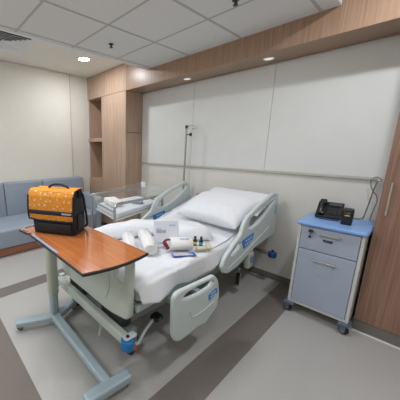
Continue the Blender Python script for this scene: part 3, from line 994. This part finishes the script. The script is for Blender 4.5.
bottle(*BP[1], 'skylabel', 'small dark bottle with a blue label, nearer the beige packets')
def packet(a, b, w, h, label):
    a = Vector(a); b = Vector(b); m = frame(a, b - a, Vector((0, 0, 1)).cross(b - a))
    L = (b - a).length
    o = box('soap_packet', 0, L, -w / 2, w / 2, 0, h, M['beige'], None, bev=h * .3, mtx=m, at=(a.x, a.y, ZB), smooth=True)
    tag(o, label, 'packet', 'beige packets beside the bottles')
packet((-1.090, 1.695, ZB + .003), (-1.045, 1.765, ZB + .003), .050, .028, 'beige paper-wrapped packet lying right in front of the small bottles')
packet((-1.018, 1.775, ZB + .003), (-1.105, 1.875, ZB + .003), .034, .026, 'beige slim packet lying on the bed right of the small bottles')

# ------------------------------------------------------------------ overbed table
tb = thing('overbed_table', (-1.85, .765, 0), 'orange wood overbed table on a pale grey column, standing across the foot of the bed', 'table')
ZT0 = .872
def arc(p, q, bulge, n=10):
    P = Vector(p); Q = Vector(q); d = Q - P; nn = Vector((d.y, -d.x)).normalized()
    return [tuple(P + d * (k / n) + nn * bulge * (1 - (2 * k / n - 1) ** 2)) for k in range(n + 1)]
TO = [(-1.93, .615), (-1.905, .548), (-1.79, .565), (-1.765, .590)] + [(-1.74, .572)] + arc((-.997, .570), (-.972, 1.012), .030) + [(-1.88, 1.0), (-1.93, .92)]
tp = plate('edge_band', [TO], .017, .005, Matrix.Translation((0, 0, ZT0)), M['black_edge'], tb)
def inset(P, c, k): return [(c[0] + (x - c[0]) * (1 - k / abs(x - c[0]) if abs(x - c[0]) > .05 else 1), c[1] + (y - c[1]) * (1 - k / abs(y - c[1]) if abs(y - c[1]) > .05 else 1)) for x, y in P]
plate('tabletop', [inset(TO, (-1.45, .77), .006)], .006, .001, Matrix.Translation((0, 0, ZT0 + .0080)), M['table_wood'], tb)
box('edge_strip', -1.70, -1.30, .574, .590, ZT0 + .011, ZT0 + .0165, M['strip'], tb, bev=.002)
tube('end_rim', [(-1.80, .578, ZT0 + .0165), (-1.895, .572, ZT0 + .018), (-1.918, .63, ZT0 + .018), (-1.918, .88, ZT0 + .018)], .0045, M['strip'], tb, .03)
def pipe(name, x, y, z0, z1, w, d, mat, bev): return box(name, x - w / 2, x + w / 2, y - d / 2, y + d / 2, z0, z1, mat, tb, bev=bev, seg=4, smooth=False)
PXc, PYc = -1.835, .762
o = pipe('upper_column', PXc, PYc, .27, .845, .074, .086, M['column'], .028); shade_auto(o, .5)
o = pipe('lower_column', PXc, PYc, .06, .30, .062, .072, M['table_base'], .024); shade_auto(o, .5)
box('top_bracket', -1.88, -1.45, .71, .82, .838, ZT0 - .011, M['column'], tb, bev=.006)
bm = bmesh.new(); add_box(bm, -1.69, -1.62, .60, .63, .83, ZT0 - .011, bev=.004); obj('height_lever', bm, M['rail_plastic'], tb)
# base: spine, forked foot under the column, cross foot at the free end
MZ = Matrix.Identity(4)
sp = round2([(-1.875, .70), (-1.80, .722), (-1.03, .706), (-1.03, .766), (-1.80, .796), (-1.875, .825)], .02)
plate('base_spine', [sp], .052, .012, Matrix.Translation((0, 0, .078)), M['table_base'], tb)
fk = round2([(-1.975, .475), (-1.905, .455), (-1.80, .70), (-1.785, .80), (-1.875, 1.02), (-1.945, 1.01), (-1.88, .80), (-1.885, .70)], .02)
plate('forked_foot', [fk], .045, .012, Matrix.Translation((0, 0, .074)), M['table_base'], tb)
ft = round2([(-1.062, .572), (-.985, .572), (-.958, .885), (-1.030, .895)], .025)
plate('cross_foot', [ft], .055, .014, Matrix.Translation((0, 0, .072)), M['table_base'], tb)
for x, y in ((-1.94, .50), (-1.90, .98), (-1.022, .61), (-1.000, .875)):
    caster(x, y, .022, tb, .3, w=.02, top=.055)

# ------------------------------------------------------------------ messenger bag on the table
ZG = ZT0 + .0115
bo = Vector((-1.785, .618, ZG)); bu = Vector((.84, .543, 0)).normalized(); bv = Vector((-.543, .84, 0)).normalized()
BW, BD, BH = .345, .17, .315
mb = Matrix((bu, bv, Vector((0, 0, 1)))).transposed().to_4x4(); mb.translation = bo
bag = thing('shoulder_bag', bo + bu * BW / 2 + bv * BD / 2, 'black shoulder bag with an orange dotted front flap standing on the overbed table', 'bag')
def bprof(z):    # bulge
    t = z / BH
    return .006 * math.sin(PI * t)
bm = bmesh.new()
nz_ = 10; rings = []
for k in range(nz_ + 1):
    z = BH * .98 * k / nz_; b_ = bprof(z); sh_ = .012 * (k / nz_)
    pts = round2([(0 + sh_ * .4 - b_, -b_), (BW - sh_ * .4 + b_, -b_), (BW - sh_ * .4 + b_, BD - sh_ + b_), (sh_ * .4 - b_, BD - sh_ + b_)], .028, 5)
    rings.append([bm.verts.new(mb @ Vector((x, y, z))) for x, y in pts])
n_ = len(rings[0])
for A, B in zip(rings[:-1], rings[1:]):
    for q in range(n_): bm.faces.new((A[q], A[(q + 1) % n_], B[(q + 1) % n_], B[q]))
bm.faces.new(rings[0][::-1]); bm.faces.new(rings[-1])
bd = obj('body', bm, M['bag_black'], bag); shade_auto(bd, .9)
def flap_surface(off, u0, u1, s0, s1, nu=30, nv=24, rc=.03):
    # s runs from the back of the top over the front edge and down the front
    topd = BD * .92
    def fn(u, v):
        s = s0 + (s1 - s0) * v
        x = u0 + (u1 - u0) * u
        R = .03
        a = topd - R; b = PI / 2 * R
        sag = .008 * math.sin(PI * (x / BW)) 
        if s < a: y = topd - s; z = BH + off - sag * .5
        elif s < a + b:
            w = (s - a) / R; y = R - math.sin(w) * (R + off); z = BH - R + math.cos(w) * (R + off) - sag * .5
        else:
            d = s - a - b; y = -off - .010 * math.sin(min(1, d / .2) * PI * .9) - .004; z = BH - R - d
        return mb @ Vector((x, y, z))
    return grid_mesh(nu, nv, fn)
topd = BD * .92; s_front = topd - .03 + PI / 2 * .03
FB = .180                      # how far the flap hangs down the front
# rounded lower corners
bm = flap_surface(.004, -.012, BW + .004, .02, s_front + FB, 40, 40)
o = obj('front_flap', bm, M['bag_print'], bag, True)
thicken(o, .006, 1)
# black piping round the flap, webbing band and plate
def fp(x, d, off=.012): return mb @ Vector((x, -off - .010 * math.sin(min(1, d / .2) * PI * .9) - .004, BH - .03 - d))
bm = bmesh.new()
path = [fp(-.014, d) for d in (0, .05, .1, .15)] + [fp(-.012, .176)] + [fp(.0 + i * .06, .184) for i in range(1, 6)] + [fp(BW + .004, .176)] + [fp(BW + .006, d) for d in (.15, .1, .05, 0)]
add_tube(bm, path, .006, 8)
o = obj('flap_piping', bm, M['bag_black'], bag); shade_auto(o, 1)
bm = grid_mesh(20, 3, lambda u, v: fp(-.012 + (BW + .016) * u, .108 + .032 * v, .0115))
wb = obj('webbing_band', bm, M['bag_strap'], bag, True); thicken(wb, .002, 1)
bm = bmesh.new()
pl = [fp(BW * .76 + .075 * u, .117 + .012 * v, .0145) for u, v in ((0, 0), (1, 0), (1, 1), (0, 1))]
bm.faces.new([bm.verts.new(q) for q in pl]); o = obj('name_plate', bm, M['silver'], wb); thicken(o, .0015, 0)
# carry handle, shoulder strap lugs, front pocket, side pocket
tube('carry_handle', [mb @ Vector(q) for q in ((BW * .28, BD * .5, BH - .004), (BW * .30, BD * .5, BH + .018), (BW * .42, BD * .5, BH + .036), (BW * .60, BD * .5, BH + .036), (BW * .74, BD * .5, BH + .018), (BW * .76, BD * .5, BH - .004))], .0085, M['bag_black'], bag, .03)
bm = bmesh.new(); add_box(bm, .02, BW - .02, -.018, 0, .012, .085, bev=.008, mtx=mb); o = obj('front_pocket', bm, M['bag_black'], bag); shade_auto(o)
bm = bmesh.new(); add_box(bm, BW - .004, BW + .016, .03, BD - .035, .03, .15, bev=.008, mtx=mb); o = obj('side_pocket', bm, M['bag_black'], bag); shade_auto(o)
for x in (-.006, BW + .004):
    bm = bmesh.new(); add_box(bm, x - .008, x + .008, BD * .35, BD * .65, BH - .05, BH + .012, bev=.004, mtx=mb)
    obj('strap_lug', bm, M['bag_black'], bag)
tube('shoulder_strap', [mb @ Vector(q) for q in ((BW + .008, BD * .5, BH), (BW + .022, BD * .6, BH - .04), (BW + .026, BD * .85, .10), (BW + .012, BD * 1.0 + .01, .016), (BW * .7, BD + .016, .012))], .009, M['bag_black'], bag, .05)

# ------------------------------------------------------------------ bassinet trolley beyond the bed
bs = thing('bassinet', (-2.40, 2.05, 0), 'clear-sided baby bassinet on a steel trolley, between the bed and the oak closet', 'bassinet')
nA, nD = Vector((-2.785, 1.79, 0)), Vector((-2.085, 1.635, 0))
fB, fC = Vector((-2.64, 2.49, 0)), Vector((-2.125, 2.44, 0))
def bl_(u, v, z=0):
    p = (nA * (1 - u) + nD * u) * (1 - v) + (fB * (1 - u) + fC * u) * v
    return Vector((p.x, p.y, z))
# steel frame: two inverted U rails along the sides, joined by bars
for u in (0, 1):
    tube('side_frame', [bl_(u, -.02, .10), bl_(u, -.02, .885), bl_(u, 1.0, .885), bl_(u, 1.0, .10)], .0145, M['steel'], bs, .05)
for v, z in ((-.02, .80), (1.0, .80), (-.02, .16), (1.0, .16)):
    cyl('cross_bar', bl_(0, v, z), bl_(1, v, z), .010, M['steel'], bs)
for u in (0, 1):
    cyl('cross_bar', bl_(u, 0, .16), bl_(u, 1, .16), .010, M['steel'], bs)
def quad_slab(name, cs, zs0, zs1, mat, bev=.004):
    bm = bmesh.new()
    A = [bm.verts.new(bl_(u, v, z)) for (u, v), z in zip(cs, zs0)]; B = [bm.verts.new(bl_(u, v, z)) for (u, v), z in zip(cs, zs1)]
    bm.faces.new(A[::-1]); bm.faces.new(B)
    for i in range(4): bm.faces.new((A[i], A[(i + 1) % 4], B[(i + 1) % 4], B[i]))
    if bev: bmesh.ops.bevel(bm, geom=bm.edges[:], offset=bev, segments=3, profile=.5, affect='EDGES')
    o = obj(name, bm, mat, bs); shade_auto(o, .7); return o
quad_slab('shelf', [(.04, .0), (.96, .0), (.96, .98), (.04, .98)], [.165] * 4, [.18] * 4, M['steel'])
quad_slab('tub_tray', [(.06, .04), (.94, .04), (.94, .97), (.06, .97)], [.675, .675, .735, .735], [.69, .69, .75, .75], M['trimwhite'])
quad_slab('mattress', [(.07, .05), (.93, .05), (.93, .95), (.07, .95)], [.693, .693, .752, .752], [.765, .765, .81, .81], M['linen'], .02)
# acrylic walls
def wall_quad(name, p):
    bm = bmesh.new(); bm.faces.new([bm.verts.new(q) for q in p]); o = obj(name, bm, M['acrylic'], tubp); thicken(o, .004, 0); return o
zb = lambda v: .69 + .06 * v
zt_ = lambda v: .885 + .10 * v
bm = bmesh.new()
rim = [bl_(.04, .02, zt_(.02)), bl_(.96, .02, zt_(.02)), bl_(.97, 1.0, zt_(1)), bl_(.03, 1.0, zt_(1))]
add_tube(bm, fillet(rim, .03, 5, True), .0045, 8, True)
tubp = obj('tub', bm, M['acrylic'], bs); shade_auto(tubp)
lowc = [bl_(.06, .04, zb(.04)), bl_(.94, .04, zb(.04)), bl_(.94, .97, zb(.97)), bl_(.06, .97, zb(.97))]
for i in range(4):
    wall_quad('tub_wall', [lowc[i], lowc[(i + 1) % 4], rim[(i + 1) % 4], rim[i]])
lc = bl_(.30, 1.0, 0)
pc = frame(bl_(.16, .985, .945), (bl_(1, 1) - bl_(0, 1)), (0, 0, 1))
box('name_card', 0, .085, 0, .075, -.003, 0, M['card'], bs, mtx=pc)
for u, v in ((0, -.02), (1, -.02), (0, 1), (1, 1)):
    p = bl_(u, v); caster(p.x, p.y, .04, bs, .2, w=.025, top=.115)
# infant blanket and little lavender cloth in the bassinet
def soft_box(name, o_, mtx, lx, ly, lz, mat, label, cat, seed):
    bm = bmesh.new()
    add_box(bm, -lx / 2, lx / 2, -ly / 2, ly / 2, 0, lz, bev=min(lz, ly) * .38, seg=5, mtx=None)
    for v in bm.verts:
        v.co += Vector((n3(v.co.x, v.co.y, seed, 14), n3(v.co.y, v.co.z, seed, 14), n3(v.co.x, v.co.z + v.co.y, seed, 14))) * .008
        v.co = mtx @ v.co
    return tag(obj(name, bm, mat, None, True, at=o_), label, cat)
p = bl_(.45, .22, .785)
soft_box('folded_blanket', p, Matrix.Translation(p) @ Matrix.Rotation(-.3, 4, 'Z'), .30, .17, .075, M['towel'], 'small white folded blanket lying in the bassinet', 'blanket', 3)
p = bl_(.72, .58, .803)
soft_box('folded_cloth', p, Matrix.Translation(p) @ Matrix.Rotation(.5, 4, 'Z'), .16, .07, .03, M['lavender'], 'small lavender cloth lying on the bassinet mattress', 'cloth', 8)

# ------------------------------------------------------------------ drip stand
ix, iy = -2.135, 2.89
iv = thing('drip_stand', (ix, iy, 0), 'slim steel drip stand with hooks on top, behind the far bed rail', 'stand')
cyl('lower_pole', (ix, iy, .09), (ix, iy, .86), .0165, M['steel'], iv, seg=14)
cyl('upper_pole', (ix, iy, .85), (ix, iy, 1.755), .0135, M['steel'], iv, seg=14)
cyl('top_cap', (ix, iy, 1.745), (ix, iy, 1.785), .018, M['dark_metal'], iv, seg=14)
for s in (1, -1):
    d = Vector((.80 * s, .50 * s - (.0), 0))
    pts = [Vector((ix, iy, 1.775)), Vector((ix, iy, 1.775)) + d * .05 + Vector((0, 0, .006)), Vector((ix, iy, 1.78)) + d * .11, Vector((ix, iy, 1.75)) + d * .125, Vector((ix, iy, 1.735)) + d * .10, Vector((ix, iy, 1.748)) + d * .075]
    if s < 0:
        continue
    tube('hook', pts, .004, M['steel'], iv, .02, 8)
pts = [Vector((ix, iy, 1.772)), Vector((ix - .015, iy + .03, 1.782)), Vector((ix - .02, iy + .075, 1.78)), Vector((ix - .02, iy + .085, 1.755)), Vector((ix - .018, iy + .065, 1.742))]
tube('hook', pts, .004, M['steel'], iv, .02, 8)
bm = bmesh.new(); add_cyl(bm, (ix, iy, 1.665), (ix + .045, iy + .02, 1.665), .006, seg=10); add_cyl(bm, (ix + .04, iy + .018, 1.665), (ix + .066, iy + .03, 1.665), .018, .024, seg=14)
obj('clamp_knob', bm, M['black'], iv)
bm = bmesh.new(); add_cyl(bm, (ix, iy, .83), (ix, iy, .88), .022, seg=14); obj('pole_collar', bm, M['dark_metal'], iv)
for k in range(4):
    a = math.radians(45 + 90 * k)
    if k < 2: e = Vector((ix + .13 * math.cos(a), iy + .10 * math.sin(a) * .9, 0))
    else: e = Vector((ix + .17 * math.cos(a) * (.55 if math.cos(a) > 0 else 1), iy + .17 * math.sin(a), 0))
    tube('leg', [(ix, iy, .10), (e.x, e.y, .065)], .010, M['steel'], iv, 0, 8)
    bm = bmesh.new(); add_cyl(bm, (e.x - .01, e.y, .028), (e.x + .01, e.y, .028), .028, seg=14); add_cyl(bm, (e.x, e.y, .03), (e.x, e.y, .07), .006, seg=8)
    obj('caster', bm, M['rubber'], iv)

# ------------------------------------------------------------------ bedside locker
LX0, LX1, LY0, LY1 = -.632, -.205, 2.53, 2.985
lk = thing('bedside_locker', ((LX0 + LX1) / 2, 2.76, 0), 'pale grey bedside locker on casters with a light blue top, beside the wardrobe', 'locker')
bm = bmesh.new()
add_box(bm, LX0, LX0 + .022, LY0 + .004, LY1, .10, .845, bev=.004)
add_box(bm, LX1 - .022, LX1, LY0 + .004, LY1, .10, .845, bev=.004)
add_box(bm, LX0 + .02, LX1 - .02, LY0 + .022, LY1 - .004, .10, .845)
add_box(bm, LX0 + .02, LX1 - .02, LY0 + .008, LY0 + .03, .10, .125)
obj('body', bm, M['locker_frame'], lk)
top_o = round2([(LX0 - .018, LY0 - .022), (LX1 + .012, LY0 - .022), (LX1 + .012, LY1 + .01), (LX0 - .018, LY1 + .01)], .03)
plate('worktop', [top_o], .03, .01, Matrix.Translation((0, 0, .86)), M['locker_top'], lk)
dr = box('drawer', LX0 + .025, LX1 - .025, LY0, LY0 + .02, .638, .838, M['locker'], lk, bev=.005)
dd = box('door', LX0 + .025, LX1 - .025, LY0, LY0 + .02, .128, .630, M['locker'], lk, bev=.005)
def lhandle(par, x0, x1, z):
    bm = bmesh.new()
    add_box(bm, x0, x1, LY0 - .026, LY0 - .018, z - .006, z + .006, bev=.003)
    for x in (x0 + .012, x1 - .012): add_box(bm, x - .008, x + .008, LY0 - .02, LY0 + .001, z - .006, z + .006, bev=.002)
    obj('handle', bm, M['handle_tan'], par)
    # recessed grip plate edge
    bm = bmesh.new(); zz = z - .035
    add_tube(bm, fillet([(x0 + .01, LY0 - .0005, z), (x0 + .012, LY0 - .0005, zz), (x1 - .012, LY0 - .0005, zz), (x1 - .01, LY0 - .0005, z)], .03), .0022, 6)
    obj('grip_recess', bm, M['locker'], par)
lhandle(dr, -.487, -.345, .792)
lhandle(dd, -.492, -.338, .556)
bm = bmesh.new(); add_box(bm, -.450, -.388, LY0 - .004, LY0, .732, .752, bev=.001); npl = obj('name_plate', bm, M['navy'], dr)
glyphs('plate_lettering', frame((-.439, LY0 - .0045, .7385), (1, 0, 0), (0, 0, 1)), .040, .007, 6, M['strip'], npl, .3, 4)
bm = bmesh.new(); add_cyl(bm, (-.537, LY0 + .002, .808), (-.537, LY0 - .012, .808), .011, seg=16); lo = obj('lock', bm, M['steel'], dr)
bm = bmesh.new()
add_box(bm, -.552, -.520, LY0 - .032, LY0 - .012, .798, .820, bev=.004)
add_box(bm, -.5395, -.5355, LY0 - .021, LY0 - .017, .765, .80)
add_cyl(bm, (-.5385, LY0 - .022, .757), (-.5385, LY0 - .016, .757), .010, seg=12)
obj('key', bm, M['black'], lo)
bm = bmesh.new()
for x0, x1 in ((LX0 - .024, LX0 + .06), (LX1 - .06, LX1 + .010)):
    for y0, y1 in ((LY0 - .02, LY0 + .10), (LY1 - .10, LY1 + .008)):
        box('base_corner', x0, x1, y0, y1, .072, .102, M['locker_base'], lk, bev=.01)
for x in (LX0 + .008, LX1 - .018):
    for y in (LY0 + .012, LY1 - .05):
        caster(x, y, .034, lk, 1.2, w=.026, top=.078, brake='dark')

# ------------------------------------------------------------------ telephone, speaker, cables
ZL = .8755
ph = thing('telephone', (-.49, 2.84, ZL), 'black desk telephone with handset and display on the blue locker top', 'telephone')
yaw = .10
mp_ = Matrix.Translation((-.585, 2.775, ZL)) @ Matrix.Rotation(yaw, 4, 'Z')
bm = bmesh.new()
prof = [(0, .004), (0, .02), (.045, .03), (.17, .125), (.178, .122), (.168, .004)]
A = [bm.verts.new(mp_ @ Vector((0, y, z))) for y, z in prof]; B = [bm.verts.new(mp_ @ Vector((.182, y, z))) for y, z in prof]
bm.faces.new(A); bm.faces.new(B[::-1])
for i in range(6): bm.faces.new((A[i], B[i], B[(i + 1) % 6], A[(i + 1) % 6]))
bmesh.ops.bevel(bm, geom=bm.edges[:], offset=.004, segments=2, profile=.5, affect='EDGES')
obj('base', bm, M['black'], ph)
sl = frame(mp_ @ Vector((0, .045, .031)), mp_.to_3x3() @ Vector((1, 0, 0)), mp_.to_3x3() @ Vector((0, .125, .095)))
sd = box('display_hood', .070, .178, .098, .148, 0, .008, M['black'], ph, bev=.003, mtx=sl)
box('display', .079, .170, .108, .140, .0075, .0092, M['screen'], sd, mtx=sl)
for i in range(4):
    for j in range(3):
        box('key', .080 + j * .022, .096 + j * .022, .008 + i * .020, .021 + i * .020, 0, .005, M['black_key'], ph, bev=.0015, mtx=sl)
for i in range(4):
    box('key', .150, .174, .008 + i * .020, .020 + i * .020, 0, .0045, M['black_key'], ph, bev=.0015, mtx=sl)
bm = bmesh.new(); add_cyl(bm, sl @ Vector((.170, .092, 0)), sl @ Vector((.170, .092, .005)), .006, seg=12); obj('message_lamp', bm, M['red'], ph)
bm = bmesh.new()
add_tube(bm, [sl @ Vector(q) for q in fillet([(.034, -.012, .022), (.034, .02, .034), (.034, .11, .036), (.034, .145, .026)], .03)], .014, 10)
add_box(bm, .010, .060, -.022, .028, .004, .034, bev=.009, mtx=sl)
add_box(bm, .010, .060, .108, .158, .004, .034, bev=.009, mtx=sl)
o = obj('handset', bm, M['black'], ph); shade_auto(o)
bm = bmesh.new(); pts = []
for q in range(90):
    t = q / 89; w = q * 1.15
    c = Vector((-.575 + .165 * t, 2.745 - .018 * math.sin(t * PI), ZL + .007))
    pts.append(c + Vector((0, math.cos(w), math.sin(w))) * .006)
add_tube(bm, pts, .0022, 5)
obj('coiled_cord', bm, M['black'], ph, True)
rd = thing('speaker', (-.35, 2.70, ZL), 'small black box speaker standing on the locker right of the telephone', 'speaker')
ms = Matrix.Translation((-.352, 2.70, ZL)) @ Matrix.Rotation(.05, 4, 'Z')
bm = bmesh.new(); add_box(bm, -.034, .034, -.036, .036, 0, .128, bev=.008, seg=3, mtx=ms); o = obj('housing', bm, M['black'], rd); shade_auto(o)
tube('top_rim', [ms @ Vector(q) for q in ((-.028, -.030, .128), (.028, -.030, .128), (.028, .030, .128), (-.028, .030, .128))], .004, M['black_key'], rd, .012, 8, True)
box('front_panel', -.028, .028, -.0375, -.035, .008, .116, M['bag_black'], rd, bev=.001, mtx=ms)
glyphs('gold_lettering', ms @ frame((-.020, -.0378, .098), (1, 0, 0), (0, 0, 1)), .040, .006, 6, M['gold'], rd, .3, 11)
bm = bmesh.new(); mf = ms @ frame((0, -.0376, .075), (1, 0, 0), (0, 0, 1))
for k in range(5):
    add_box(bm, -.003, .003, .0, .012 - abs(k - 2) * .002, -.0002, .0006, mtx=mf @ Matrix.Translation(((k - 2) * .0052, 0, 0)) @ Matrix.Rotation(-(k - 2) * .3, 4, 'Z'))
obj('gold_emblem', bm, M['gold'], rd)

ou = thing('wall_outlet', (-.222, YH - .014, 1.225), 'white wall socket beside the wardrobe above the locker', 'outlet')
box('plate', -.25, -.196, YH - .034, YH - .0245, 1.185, 1.255, M['outlet'], ou, bev=.003)
box('plug', -.237, -.209, YH - .062, YH - .034, 1.205, 1.235, M['outlet'], ou, bev=.006)
YC = YH - .042
c1 = tube('phone_cable', [(-.223, YC - .022, 1.222), (-.25, YC - .006, 1.215), (-.262, YC, 1.14), (-.275, YC, 1.0), (-.287, YC - .02, .886), (-.33, 2.96, .8785), (-.43, 2.96, .8785)], .0042, M['cable'], None, .05, 8)
tag(c1, 'straight grey cable running down the wall from the socket to the locker top', 'cable', 'cables behind the locker')
c2 = tube('power_cable', [(-.223, YC - .024, 1.232), (-.255, YC - .012, 1.262), (-.292, YC - .004, 1.225), (-.275, YC - .012, 1.15), (-.222, YC, 1.08), (-.235, YC, .98), (-.246, YC, .90), (-.24, 3.003, .82), (-.24, 3.012, .5)], .0035, M['cable'], None, .06, 8)
tag(c2, 'looping thin grey cable curling beside the wardrobe and dropping behind the locker', 'cable', 'cables behind the locker')

# ------------------------------------------------------------------ camera, world, view
cam = bpy.data.cameras.new('camera'); co = bpy.data.objects.new('camera', cam); COL.objects.link(co)
co.location = (0, 0, 1.5)
co.rotation_euler = (math.radians(78), 0, math.radians(50.9))
cam.sensor_width = 36; cam.sensor_fit = 'HORIZONTAL'
cam.lens = 36 * 249 / 400
cam.shift_x = .2
cam.clip_start = .02
S.camera = co
w = bpy.data.worlds.new('world'); S.world = w; w.use_nodes = True
w.node_tree.nodes['Background'].inputs[0].default_value = (.9, .93, 1, 1)
w.node_tree.nodes['Background'].inputs[1].default_value = .3
S.view_settings.view_transform = 'Standard'
S.view_settings.look = 'None'
S.view_settings.exposure = 0.0
S.view_settings.gamma = 1.0
S.view_settings.use_curve_mapping = False
